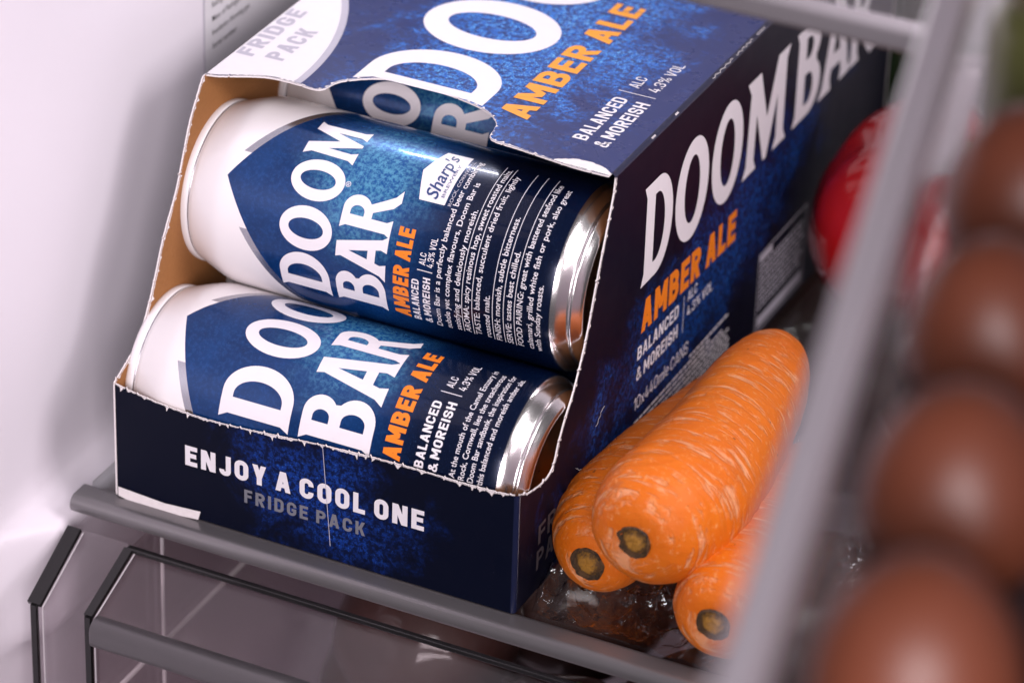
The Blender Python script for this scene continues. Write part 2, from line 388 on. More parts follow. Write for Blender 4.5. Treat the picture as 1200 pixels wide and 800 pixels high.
def glyph(ch, t):
    h = t / 2; w = {'I': t, 'M': .80, 'N': .66, 'A': .68, 'V': .66, 'Y': .64, 'W': .9, '&': .70, '%': .9, '.': t, ',': t, 'J': .52, 'L': .52, 'E': .55, 'F': .53, '1': .36, 'l': t, 'm': .80, 'x': .5, 'e': .52, 'R': .62, 'K': .64}.get(ch, .62)
    r_ = lambda x0, x1, y0, y1: [[(x0, y0), (x1, y0), (x1, y1), (x0, y1)]]
    def sl(x0, y0, x1, y1, k=1.0):      # slanted stroke with level ends
        L = math.hypot(x1 - x0, y1 - y0); e = t * k * L / abs(y1 - y0) / 2; return [[(x0 - e, y0), (x0 + e, y0), (x1 + e, y1), (x1 - e, y1)]]
    R = min((w - t) / 2, .26); g = []
    x0, x1, y0, y1 = h, w - h, h, 1 - h
    if ch in 'EFLHIT':
        if ch != 'T': g.append(r_(0, t, 0, 1))
        if ch in 'EF': g += [r_(t, w, 1 - t, 1), r_(t, w * .92, .5 - h + .02, .5 + h + .02)]
        if ch in 'EL': g.append(r_(t, w, 0, t))
        if ch == 'H': g += [r_(t, w - t, .5 - h, .5 + h), r_(w - t, w, 0, 1)]
        if ch == 'T': g += [r_(0, w, 1 - t, 1), r_(w / 2 - h, w / 2 + h, 0, 1 - t)]
    elif ch in 'O0': g.append(ribbon(rp(x0, x1, y0, y1, R, ['tr', 'tl', 'bl', 'br']), t, True))
    elif ch == 'C': g.append(ribbon([(x1, .64)] + rp(x0, x1, y0, y1, R, ['tr', 'tl', 'bl', 'br']) + [(x1, .36)], t))
    elif ch == 'G': g += [ribbon([(x1, .64)] + rp(x0, x1, y0, y1, R, ['tr', 'tl', 'bl', 'br']) + [(x1, .54)], t), r_(w * .5, w - t, .54 - t, .54)]
    elif ch == 'J': g.append(ribbon([(x1, 1)] + rp(x0, x1, y0, y1, R * .9, ['-br', '-bl']) + [(x0, .30)], t))
    elif ch == 'D': g += [r_(0, t, 0, 1), ribbon([(t, y1)] + rp(x0, x1, y0, y1, R, ['-tr', '-br']) + [(t, y0)], t)]
    elif ch in 'PR':
        g += [r_(0, t, 0, 1), ribbon([(t, y1)] + rp(x0, x1, .40 + h, y1, min(R, (y1 - .40 - h) / 2), ['-tr', '-br']) + [(t, .40 + h)], t)]
        if ch == 'R': g.append(sl(w - h * 1.1, 0, w * .52, .42))
    elif ch == 'B':
        ra = (y1 - .5) / 2 * .96; rb = (.5 - y0) / 2 * .96
        g += [r_(0, t, 0, 1), ribbon([(t, y1)] + rp(x0, x1 - .03, .5, y1, ra, ['-tr', '-br']) + [(t, .5)], t), ribbon([(t, .5)] + rp(x0, x1, y0, .5, rb, ['-tr', '-br']) + [(t, y0)], t)]
    elif ch == 'A': g += [sl(h * 1.05, 0, w / 2 - h * .15, 1), sl(w - h * 1.05, 0, w / 2 + h * .15, 1), r_(w * .25, w * .75, .20, .20 + t * .9)]
    elif ch == 'V': g += [sl(h * 1.05, 1, w / 2 - h * .1, 0), sl(w - h * 1.05, 1, w / 2 + h * .1, 0)]
    elif ch == 'Y': g += [r_(w / 2 - h, w / 2 + h, 0, .42), sl(h * 1.15, 1, w / 2, .36), sl(w - h * 1.15, 1, w / 2, .36)]
    elif ch == 'M': g += [r_(0, t, 0, 1), r_(w - t, w, 0, 1), sl(t * .62, 1, w / 2, .25, .9), sl(w - t * .62, 1, w / 2, .25, .9)]
    elif ch == 'N': g += [r_(0, t, 0, 1), r_(w - t, w, 0, 1), sl(t * .62, 1, w - t * .62, 0)]
    elif ch == 'K': g += [r_(0, t, 0, 1), sl(t + .04, .38, w - h * 1.3, 1), sl(w - h * 1.2, 0, w * .45, .62)]
    elif ch == 'S': 
        q = .5; g.append(ribbon([(x1, .66)] + rp(x0, x1, q, y1, R * .86, ['tr', 'tl']) + rp(x0, x1, q, y1, R * .86, ['bl']) + rp(x0, x1, y0, q, R * .86, ['-tr', '-br', '-bl']) + [(x0, .34)], t))
    elif ch == '&': g.append(ribbon([(w, .02), (w * .30, .60), (w * .24, .80), (w * .34, .93 - h * .3), (w * .52, .93 - h * .3), (w * .60, .80), (w * .54, .66), (w * .18, .44), (w * .11, .26), (w * .18, .10), (w * .36, .07), (w * .58, .10), (w * .74, .24), (w * .82, .46)], t * .82))
    elif ch == '4': g += [r_(w * .62, w * .62 + t, 0, .62), r_(0, w, .20, .20 + t), sl(h * 1.2, .30, w * .45, 1)]
    elif ch == '3': g.append(ribbon([(x0, .67)] + rp(x0, x1, .5, y1, R * .8, ['-tl', '-tr', '-br']) + rp(x0, x1, y0, .5, R * .8, ['-tr', '-br', '-bl']) + [(x0, .33)], t))
    elif ch == '1': g += [r_(w - t, w, 0, 1), sl(h, .72, w - t * .8, 1)]
    elif ch == '.': g.append(r_(0, t, 0, t))
    elif ch == '%': g += [ribbon(arc(.2, .76, .14, .17, 0, 360, 14)[:-1], t * .8, True), ribbon(arc(.7, .24, .14, .17, 0, 360, 14)[:-1], t * .8, True), sl(.22, 0, .68, 1, .8)]
    elif ch == 'l': g.append(r_(0, t, 0, 1))
    elif ch == 'x': g += [sl(h, 0, w - h, .66), sl(w - h, 0, h, .66)]
    elif ch == 'm': g += [r_(0, t, 0, .66), r_(w / 2 - h, w / 2 + h, 0, .60), r_(w - t, w, 0, .60), r_(t, w, .66 - t, .66)]
    elif ch == 'e': g.append(ribbon([(x0, .36), (x1, .36)] + rp(x0, x1, h, .70 - h, min(R, .22), ['tr', 'tl', 'bl', '-br'][:3]) + [(x1, h)], t))
    return g, w
def word_din(text, t=.20, gap=.135, space=.34):
    bm = bmesh.new(); x = 0
    for ch in text:
        if ch == ' ': x += space - gap; continue
        g, w = glyph(ch, t)
        for k, polys in enumerate(g):
            for pl_ in polys:
                try: bm.faces.new([bm.verts.new((x + q[0], q[1], k * 1.5e-5)) for q in pl_])
                except ValueError: pass
        x += w + gap
    return bm, x - gap
_fc = {}
def word_sans(text, bold=0.0):
    cu = bpy.data.curves.new('t', 'FONT'); cu.body = text; cu.size = 1; cu.offset = bold; cu.resolution_u = 3; cu.fill_mode = 'FRONT'
    o = bpy.data.objects.new('t', cu); COL.objects.link(o)
    bpy.context.view_layer.update()
    dg = bpy.context.evaluated_depsgraph_get(); me = bpy.data.meshes.new_from_object(o.evaluated_get(dg), depsgraph=dg)
    bm = bmesh.new(); bm.from_mesh(me); bpy.data.meshes.remove(me); bpy.data.objects.remove(o); bpy.data.curves.remove(cu)
    cap = .729 + bold * 1.2 if True else 1
    for v in bm.verts: v.co *= 1 / CAP; v.co.z = 0
    xs = [v.co.x for v in bm.verts]; x0, x1 = min(xs), max(xs)
    for v in bm.verts: v.co.x -= x0
    return bm, x1 - x0
def _cap():
    global CAP
    CAP = 1.0; bm, w = word_sans('H'); c = max(v.co.y for v in bm.verts); bm.free(); return c
CAP = 1.0; CAP = _cap()
def join(dst, src):
    t = bpy.data.meshes.new('t'); src.to_mesh(t); src.free(); dst.from_mesh(t); bpy.data.meshes.remove(t)
def fit(bmw, u0, u1, v0, cap, skew=0, rise=0):
    """scale a unit word into u0..u1 at baseline v0 and cap height cap"""
    bm, w = bmw; s = (u1 - u0) / w
    for v in bm.verts:
        x, y = v.co.x, v.co.y
        v.co = (u0 + x * s + skew * y * cap, v0 + y * cap + rise * x / w, v.co.z if abs(v.co.z) < 1e-4 else 0)
    return bm
def fit_h(bmw, u0, v0, cap, wid=1.0):
    bm, w = bmw; return fit((bm, w), u0, u0 + w * cap * wid, v0, cap)
def rect(u0, u1, v0, v1): return poly_bm([[(u0, v0), (u1, v0), (u1, v1), (u0, v1)]])
def to_plane(bm, O, U, V, n, eps=.00012):
    O, U, V, n = map(Vector, (O, U, V, n))
    for v in bm.verts: v.co = O + U * v.co.x + V * v.co.y + n * (eps + v.co.z)
    bmesh.ops.recalc_face_normals(bm, faces=bm.faces)
    return bm
def to_can(bm, r=.0343, eps=.00010):
    """u = arc length measured down from angle 270 in mm*r, v: up = -x; input u in radians*r from a=270, v in metres (x = -v)"""
    us = [v.co.x for v in bm.verts]
    step = r * math.radians(5); u = math.floor(min(us) / step) * step + step
    while u < max(us):
        g = list(bm.verts) + list(bm.edges) + list(bm.faces)
        bmesh.ops.bisect_plane(bm, geom=g, plane_co=(u, 0, 0), plane_no=(1, 0, 0), dist=1e-7); u += step
    for v in bm.verts:
        a = math.radians(270) - v.co.x / r
        q = r + eps + v.co.z; v.co = (-v.co.y, q * math.cos(a), q * math.sin(a))
    for f in bm.faces: f.normal_update()
    for f in bm.faces:
        c = f.calc_center_median()
        if f.normal.y * c.y + f.normal.z * c.z < 0: f.normal_flip()
    return bm
def ua(a, r=.0343): return r * math.radians(270 - a)

def torn(pts, step=.0008, amp=.00022, tab=.0011, every=.006):
    """resample an open polyline and roughen it like ripped perforated card"""
    out = []; acc = random.uniform(0, every)
    for (x0, y0), (x1, y1) in zip(pts, pts[1:]):
        L = math.hypot(x1 - x0, y1 - y0); n = max(1, int(L / step)); nx, ny = -(y1 - y0) / L, (x1 - x0) / L
        for i in range(n):
            t = i / n; o = random.uniform(-amp, amp); acc += L / n
            if acc > every: o += random.uniform(.3, 1) * tab * random.choice((1, 1, -.4)); acc = random.uniform(0, every * .4)
            out.append((x0 + (x1 - x0) * t + nx * o, y0 + (y1 - y0) * t + ny * o))
    out.append(pts[-1]); return out
def spline(pts, n=6):
    out = []
    for i in range(len(pts) - 1):
        p0, p1, p2, p3 = pts[max(i - 1, 0)], pts[i], pts[i + 1], pts[min(i + 2, len(pts) - 1)]
        for k in range(n):
            t = k / n
            out.append(tuple(.5 * (2 * b + (c - a) * t + (2 * a - 5 * b + 4 * c - d) * t * t + (-a + 3 * b - 3 * c + d) * t ** 3) for a, b, c, d in zip(p0, p1, p2, p3)))
    out.append(pts[-1]); return out
def panel(name, outline, O, U, V, n, mat, parent, t=.0006):
    """card panel: printed outside, white raw edges, kraft inside"""
    O, U, V, n = map(Vector, (O, U, V, n)); bm = bmesh.new()
    ou = [bm.verts.new(O + U * a + V * b) for a, b in outline]; inn = [bm.verts.new(v.co - n * t) for v in ou]
    k = len(ou)
    f0 = bm.faces.new(ou); f1 = bm.faces.new(inn[::-1]); f0.material_index = 0; f1.material_index = 1
    for i in range(k):
        f = bm.faces.new((ou[i], ou[(i + 1) % k], inn[(i + 1) % k], inn[i])); f.material_index = 2
    bmesh.ops.recalc_face_normals(bm, faces=bm.faces)
    bmesh.ops.triangulate(bm, faces=[f for f in bm.faces if len(f.verts) > 4], ngon_method='EAR_CLIP')
    return finish(name, bm, [mat, 'kraft', 'torn_white'], parent)
def fringe(name, line, O, U, V, n, parent, w=.0011, side=1, eps=.00016):
    """white torn board showing along a ripped edge, uneven in width"""
    O, U, V, n = map(Vector, (O, U, V, n)); bm = bmesh.new(); prev = None; k = 0
    acc = 0; nxt = random.uniform(.002, .007); tuft = []
    for i, (a, b) in enumerate(line):
        if i: acc += math.hypot(a - line[i - 1][0], b - line[i - 1][1])
        if acc > nxt: tuft.append((acc, random.uniform(.0005, .0012), random.uniform(.5, 1.7) * w)); nxt = acc + random.uniform(.002, .011)
    acc = 0
    for i, (a, b) in enumerate(line):
        if i: acc += math.hypot(a - line[i - 1][0], b - line[i - 1][1])
        a1, b1 = line[min(i + 3, len(line) - 1)]; a0, b0 = line[max(i - 3, 0)]
        L = math.hypot(a1 - a0, b1 - b0) or 1; nx, ny = -(b1 - b0) / L * side, (a1 - a0) / L * side
        nv = mnoise.noise(Vector((a * 90, b * 90, 3.3))); ww = max(.0001, w * (.32 + .75 * nv + random.uniform(-.10, .12)))
        for c_, hw, hh in tuft: ww += hh * max(0, 1 - abs(acc - c_) / hw) ** 1.3
        p = bm.verts.new(O + U * a + V * b + n * eps); q = bm.verts.new(O + U * (a + nx * ww) + V * (b + ny * ww) + n * eps)
        if prev: bm.faces.new((prev[0], p, q, prev[1]))
        prev = (p, q)
    bmesh.ops.recalc_face_normals(bm, faces=bm.faces)
    return finish(name, bm, 'torn_white', parent)

# ------------------------------------------------------------------ the fridge around it
def wall_left():
    # moulded liner wall with a runner ledge that carries the shelf
    prof = [(-.045, .62), (-.031, .62), (-.030, .60), (-.030, .004), (-.029, -.003), (-.0265, -.0075), (-.021, -.0095), (-.0172, -.0105), (-.0155, -.0125), (-.0150, -.016),
            (-.0165, -.050), (-.0185, -.056), (-.024, -.060), (-.0275, -.064), (-.0285, -.07), (-.0285, -.32), (-.045, -.32)]
    bm = bmesh.new(); rings = []
    for i in range(41):
        y = -.20 + .62 * i / 40
        # the ledge starts a little behind the opening: it fades into the wall in front
        f = max(0, min(1, (y + .035) / .022)); f = f * f * (3 - 2 * f)
        rings.append([bm.verts.new((x if (x < -.0301 or not -.075 < z < .003) else -.030 + (x + .030) * f, y, z)) for x, z in prof])
    for a, b in zip(rings, rings[1:]):
        for k in range(len(prof) - 1): bm.faces.new((a[k], a[k + 1], b[k + 1], b[k]))
    bmesh.ops.recalc_face_normals(bm, faces=bm.faces)
    o = finish('fridge_wall_left', bm, 'liner', None, True); tag(o, kind='structure')
    o.data.polygons.foreach_set('use_smooth', [True] * len(o.data.polygons))
wall_left()
tag(finish('fridge_wall_back', box_bm(-.028, .50, .400, .412, -.32, .62), 'liner'), kind='structure')
tag(finish('fridge_floor', box_bm(-.028, .50, -.15, .399, -.33, -.321), 'liner'), kind='structure')

# rating label on the left wall
lb = finish('rating_label', box_bm(-.0298, -.02955, .1155, .30, .06, .24, .00005, 1), 'ink_pale'); tag(lb, 'white printed rating label stuck on the fridge wall behind the carton', 'label')
fr_ = bmesh.new(); 
join(fr_, rect(.116, .2995, .0605, .2395)); to_plane(fr_, (-.02955, 0, 0), (0, 1, 0), (0, 0, 1), (1, 0, 0), .0001)
finish('label_face', fr_, 'ink_white', lb)
bm = bmesh.new()
for i, t in enumerate(['Refrigerant', 'Max. rated input', 'Mass of foam', 'Refrigerant', 'Mass of Refrigerant', 'Insulation blowing gas', 'Serial number']):
    join(bm, fit_h(word_sans(t, .004), .1212, .1483 - .0055 * i, .0022, .98))
to_plane(bm, (-.02955, 0, 0), (0, 1, 0), (0, 0, 1), (1, 0, 0), .0002); finish('lettering', bm, 'ink_black', lb)

# lower shelf that carries everything
sh = thing('glass_shelf', 'clear glass shelf with rounded grey front rail under the carton', 'shelf', (0, 0, 0))
finish('glass_panel', box_bm(-.0125, .50, .004, .39, -.0046, -.0004, .0006, 2), 'shelf_glass', sh)
finish('front_rail', sweep_x(rounded(-.0088, .0036, -.0072, -.0002, .0034, 8), -.0138, .50, 1), 'rail', sh, False)
sh.children[-1].data.polygons.foreach_set('use_smooth', [len(p.vertices) == 4 for p in sh.children[-1].data.polygons])
# upper shelf
us = thing('glass_shelf', 'upper clear glass shelf with thin grey front rail above the carton', 'shelf', (0, 0, 0))
finish('glass_panel', box_bm(-.028, .50, -.0123, .39, .2520, .2560, .0006, 2), 'shelf_glass', us)
finish('front_rail', sweep_x(rounded(-.0205, -.0125, .2496, .2578, .0022, 5), -.028, .296, 1), 'upper_rail', us, False)

# crisper drawer of clear plastic
dr = thing('crisper_drawer', 'clear plastic crisper drawer with grey handle bar under the shelf', 'drawer', (0, 0, -.2))
def dchild(name, bm, mat, sm=False, parent=None):
    o = finish(name, bm, mat, None, sm)
    o.parent = parent or dr
    o.matrix_parent_inverse = Matrix.Translation((0, 0, .2)); return o
X0, X1, XE = -.0085, .0135, .48
A, B_, C_ = (-.012, -.0125), (-.0395, -.0235), (-.0395, -.20)
def sheet(x0, x1, prof, t=.0016):
    pts = list(prof); back = [(y + t * .9, z - t * .6) for y, z in prof][::-1]
    return sweep_x(pts + back, x0, x1)
dchild('front_panel', sheet(X1, XE, [A, B_, C_]), 'smoky_plastic')
dchild('end_panel', sheet(X0, X1 - .0022, [(A[0] + .001, A[1] + .002), (B_[0] - .001, B_[1] - .003), (B_[0] - .001, -.2)]), 'clear_plastic')
def side_bm(x, t, dz=0):
    bm = bmesh.new(); pr = [(A[0], A[1] + dz), (B_[0], B_[1] - dz), (B_[0], -.2), (.375, -.2), (.375, A[1] + dz)]
    a = [bm.verts.new((x, y, z)) for y, z in pr]; b = [bm.verts.new((x + t, y, z)) for y, z in pr]
    bm.faces.new(a); bm.faces.new(b[::-1])
    for i in range(5): bm.faces.new((a[i], a[(i + 1) % 5], b[(i + 1) % 5], b[i]))
    bmesh.ops.recalc_face_normals(bm, faces=bm.faces); return bm
dchild('side_panel', side_bm(X1 - .002, .0018), 'smoky_plastic')
dchild('side_panel', side_bm(X0 - .002, .0018, .002), 'clear_plastic')
dchild('bottom_panel', box_bm(X1, XE, -.036, .375, -.2, -.198), 'smoky_plastic')
def strip(pts, r): return tube(pts, r, 8)
dchild('top_edge', box_bm(X1 - .002, XE, A[0] - .0012, A[0] + .0014, A[1] - .0003, A[1] + .0016, .0005), 'edge_dark')
for x, dz in ((X1 - .0012, 0), (X0 - .0012, .002)):
    bm = bmesh.new()
    for (y0, z0), (y1, z1), w in (((A[0] - .0004, A[1] + dz + .0006), (B_[0] - .0006, B_[1] - dz), .0016 if not dz else .0026), ((B_[0] - .0006, B_[1] - dz), (B_[0] - .0006, -.2), .0011)):
        d = Vector((0, y1 - y0, z1 - z0)).normalized(); nn = Vector((1, 0, 0)).cross(d)
        vs_ = [bm.verts.new(Vector((x + sx * w, y, z)) + nn * sn * .0009) for (y, z) in ((y0, z0), (y1, z1)) for sx, sn in ((-1, -1), (1, -1), (1, 1), (-1, 1))]
        for q in ((0, 1, 2, 3), (4, 5, 6, 7), (0, 1, 5, 4), (1, 2, 6, 5), (2, 3, 7, 6), (3, 0, 4, 7)): bm.faces.new([vs_[k] for k in q])
    bmesh.ops.recalc_face_normals(bm, faces=bm.faces)
    dchild('side_edge', bm, 'edge_dark')
    lb_ = bmesh.new()
    for (y0, z0), (y1, z1) in (((A[0] - .0008, A[1] + dz), (B_[0] - .0010, B_[1] - dz)), ((B_[0] - .0010, B_[1] - dz), (B_[0] - .0010, -.2))):
        tube([(x + (.0036 if dz else .0026), y0, z0), (x + (.0036 if dz else .0026), y1, z1)], .00030, 6, lb_)
    dchild('bevel', lb_, 'edge_highlight')  # thin pale strips painted in as the highlight along each bevel
for yy in (.006,):
    dchild('rib', tube([(X1 + .0012, yy, A[1] - .004), (X1 + .0012, yy, -.198)], .0007, 6), 'edge_highlight')
dchild('rib', tube([(X1 + .001, -.036, -.062), (X1 + .001, .37, -.062)], .0010, 6), 'edge_highlight')
hb = dchild('handle_bar', sweep_x(rounded(-.0455, -.0365, -.0335, -.0222, .0042, 8), X1 + .0022, XE, 1), 'rail')
hb.data.polygons.foreach_set('use_smooth', [len(p.vertices) == 4 for p in hb.data.polygons])

# produce lying in the drawer, seen dimly through it
def bumpy(name, loc, r, mat, label, cat, group=None, lobes=0, squash=.9, seed=0):
    bm = bmesh.new(); bmesh.ops.create_icosphere(bm, subdivisions=4, radius=1)
    for v in bm.verts:
        d = v.co.normalized(); a = math.atan2(d.y, d.x)
        k = 1 + .05 * mnoise.noise(d * 2.2 + Vector((seed, 0, 0)))
        if lobes:
            k *= 1 + .075 * math.cos(lobes * a + seed) * (1 - d.z * d.z) ** .7
            k *= 1 - .32 * max(0, d.z) ** 14 - .18 * max(0, -d.z) ** 10
        v.co = Vector((d.x * r * k, d.y * r * k, d.z * r * k * squash))
    t = thing(name, label, cat, loc, group=group)
    finish('body', bm, mat, t, True)
    if lobes:
        sb = lathe([(r * squash * .60, .004), (r * squash * .70, .0085), (r * squash * .76, .0050), (r * squash * .92, .0036), (r * squash * 1.12, .0040), (r * squash * 1.13, .0005)], 12, 'z'); finish('stem', sb, 'stem', t, True)
    else:
        sb = lathe([(r * squash * .93, .006), (r * squash * 1.0, .003), (r * squash * 1.04, .0005)], 10, 'z'); finish('stem', sb, 'stem', t, True)
    return t
bumpy('onion', (.245, .045, -.158), .042, 'brown_red_skin', 'reddish brown onion inside the clear drawer', 'onion', seed=5)
bumpy('cabbage', (.345, .10, -.128), .072, 'green_skin', 'dark green cabbage inside the clear drawer under the carrots', 'cabbage', seed=8)

for i, (x, y, z, r) in enumerate([(.165, .12, -.15, .047), (.20, .215, -.15, .046), (.30, .20, -.15, .046), (.395, .04, -.155, .042),
                                  (.175, .035, -.158, .040), (.30, .035, -.085, .040), (.225, .115, -.085, .045), (.16, .20, -.085, .045), (.26, .245, -.085, .044), (.33, .14, -.06, .044), (.13, .318, -.062, .046), (.215, .325, -.060, .047), (.30, .318, -.062, .046), (.375, .29, -.07, .046), (.40, .20, -.062, .045), (.40, .115, -.07, .043), (.17, .268, -.135, .045), (.100, .060, -.154, .043), (.055, .135, -.155, .042), (.160, .036, -.088, .038), (.205, .06, -.075, .036), (.045, .205, -.152, .045), (.112, .150, -.088, .042), (.082, .085, -.082, .036), (.045, .065, -.157, .038)]):
    o = bumpy('beetroot', (x, y, z), r, 'beet_skin', 'dull dark red beetroot added to darken the clear drawer', 'beetroot', 'beetroots added to darken the drawer', seed=i * 1.7)  # added dark heap, makes the space under the shelf look darker
    o.rotation_euler = (random.uniform(-.6, .6), random.uniform(-.6, .6), i)
bt = thing('bottle', 'dark green glass bottle added to darken the gap behind the carton', 'bottle', (.152, .3680, 0))  # added dark body, stands in for shade in front of the pale back wall
finish('glass_body', lathe([(.0002, .001), (.0002, .024), (.003, .0265), (.125, .0265), (.145, .022), (.165, .0135), (.205, .0125)], 40, 'z'), 'bottle_glass', bt, True)
finish('cap', lathe([(.203, .0138), (.203, .0148), (.214, .0145), (.216, .012), (.216, .001)], 32, 'z'), 'jar_lid', bt, True)
# ------------------------------------------------------------------ carton
CW, CD_, CH, CR = .156, .335, .1369, .0016
ct = thing('beer_carton', 'torn open navy blue cardboard beer carton holding cans on the shelf', 'carton')
Xa, Ya, Za = (1, 0, 0), (0, 1, 0), (0, 0, 1)
flap_line = spline([(0, .0462), (.0058, .0448), (.0228, .0427), (.0431, .0422), (.0664, .0440), (.0829, .0453), (.0992, .0462), (.1154, .0466), (.1346, .0465), (.1504, .0470), (CW - CR, .0476)], 3)
ft = torn(flap_line, .0004, .00008, .0009, .005)
fp = panel('front_panel', [(0, .0004), (CW - CR, .0004)] + ft[::-1], (0, 0, 0), Xa, Za, (0, -1, 0), 'print_front', ct)
fringe('torn_edge', ft, (0, 0, 0), Xa, Za, (0, -1, 0), fp, .0010, -1)
side_line = spline([(.0012, .0478), (.0082, .0444), (.0195, .0422), (.0258, .0432), (.0285, .0462), (.0308, .0513), (.0355, .0588), (.0398, .0640), (.0457, .0736), (.0513, .0857), (.0566, .1010), (.0631, .1178), (.0672, .1290), (.0683, CH - CR)], 3)
stn = torn(side_line, .0004, .00008, .0012, .011)
sp_ = panel('side_panel', [(CR, .0004)] + stn + [(CD_, CH - CR), (CD_, .0004)], (CW, 0, 0), Ya, Za, Xa, 'print_side', ct)
fringe('torn_edge', stn, (CW, 0, 0), Ya, Za, Xa, sp_, .0007, -1)
left_line = spline([(0, .0462), (.008, .050), (.0165, .0550), (.0250, .0670), (.0343, .0863), (.0435, .1005), (.0491, .1130), (.0541, .1241), (.0632, CH)], 3)
ltn = torn(left_line, .0004, .00010, .0014, .012)
lp_ = panel('side_panel', [(0, .0004)] + ltn + [(CD_, CH), (CD_, .0004)], (0, 0, 0), Ya, Za, (-1, 0, 0), 'print_crease', ct)
fringe('torn_edge', ltn, (0, 0, 0), Ya, Za, (1, 0, 0), lp_, .0010, -1, .0008)
top_line = [(0, .0648)] + spline([(.0050, .0662), (.019, .0734), (.0300, .0742), (.0405, .0742), (.0438, .0836), (.0558, .0926), (.072, .0935), (.0850, .0920), (.0978, .0880), (.1045, .0820), (.1062, .0770), (.1085, .0700), (.120, .0684), (.1306, .0669), (.143, .0655), (CW - CR, .0655)], 4)
ttn = torn(top_line, .0004, .00007, .0008, .013)
tp = panel('top_panel', ttn + [(CW - CR, CD_), (0, CD_)], (0, 0, CH), Xa, Ya, Za, 'print_top', ct)
fringe('torn_edge', ttn, (0, 0, CH), Xa, Ya, Za, tp, .0006, 1)
# worn patch where the cover ply peeled off near the ripped corner
pl = [(.1335 + .021 * k / 20, .0672 + .0042 * math.sin(PI * k / 20) ** .8 + random.uniform(-.0003, .0003)) for k in range(21)]
bm = poly_bm([[(a, .0664 - .0006 * (a - .1335) / .021) for a, b in pl] + pl[::-1]])
to_plane(bm, (0, 0, CH), Xa, Ya, Za, .00014); finish('peeled_patch', bm, 'torn_white', tp)
panel('back_panel', [(0, .0004), (CW, .0004), (CW, CH), (0, CH)], (0, CD_ + .0006, 0), Xa, Za, Ya, 'print_crease', ct)
panel('bottom_panel', [(.0008, .0008), (CW - .0008, .0008), (CW - .0008, CD_), (.0008, CD_)], (0, 0, .0008), Xa, Ya, (0, 0, 1), 'kraft', ct)
# folded creases: quarter rounds
def crease(name, p0, p1, ax1, ax2, mat):
    bm = bmesh.new(); rings = []; ax1, ax2 = Vector(ax1), Vector(ax2)
    for s in range(2):
        P = Vector((p0, p1)[s]); rings.append([bm.verts.new(P + ax1 * CR * math.cos(PI / 2 * i / 6) + ax2 * CR * math.sin(PI / 2 * i / 6)) for i in range(7)])
    for i in range(6): bm.faces.new((rings[0][i], rings[0][i + 1], rings[1][i + 1], rings[1][i]))
    bmesh.ops.recalc_face_normals(bm, faces=bm.faces); return finish(name, bm, mat, ct, True)
crease('crease', (CW - CR, .0675, CH - CR), (CW - CR, CD_, CH - CR), Xa, Za, 'print_crease')
crease('crease', (CW - CR, CR, .0004), (CW - CR, CR, .0474), Xa, (0, -1, 0), 'print_crease')
for y0, y1 in ((.098, .101), (.118, .1205), (.150, .168), (.171, .186), (.19, .197), (.214, .218)):
    c0 = PI / 4; pts = [(CW - CR + (CR + .00004) * math.cos(c0 + .25 * math.sin(k * 2.1 + y0 * 900)), y0 + (y1 - y0) * k / 12, CH - CR + (CR + .00004) * math.sin(c0 + .25 * math.sin(k * 2.1 + y0 * 900))) for k in range(13)]
    finish('worn_fold', tube(pts, .00011, 5), 'torn_white', ct)
# glued white flap edge showing at the lower front corner, with clear tape over it
bm = poly_bm([[(.0012, .0006), (.010, -.0016), (.0335, .0004), (.0345, .0040), (.020, .0030), (.0012, .0042)]]); to_plane(bm, (0, 0, 0), Xa, Za, (0, -1, 0), .0005); finish('flap_edge', bm, 'torn_white', fp)
bm = rect(.0, .00055, .0006, .0455); to_plane(bm, (0, 0, 0), Xa, Za, (0, -1, 0), .0002); finish('raw_edge', bm, 'torn_white', fp)
# scratch down the front
bm = rect(0, .0403, 0, .00022); to_plane(bm, (.0822, 0, .0459), Vector((.0033, 0, -.0405)).normalized(), Vector((1, 0, .08)).normalized(), (0, -1, 0), .00022); finish('scratch', bm, 'ink_pale', fp)
# --- front lettering
def put(words, O, U, V, n, mat, parent, name='lettering'):
    bm = bmesh.new()
    for w in words: join(bm, w)
    to_plane(bm, O, U, V, n); return finish(name, bm, mat, parent)
BO = .034
put([fit(word_din('ENJOY A COOL ONE', .225, .17, .40), .0284, .1213, .0214, .0080, rise=.0016)], (0, 0, 0), Xa, Za, (0, -1, 0), 'ink_white', fp)
put([fit(word_din('FRIDGE PACK', .20, .22, .55), .0518, .0990, .0131, .0054, rise=.0008)], (0, 0, 0), Xa, Za, (0, -1, 0), 'ink_grey', fp)
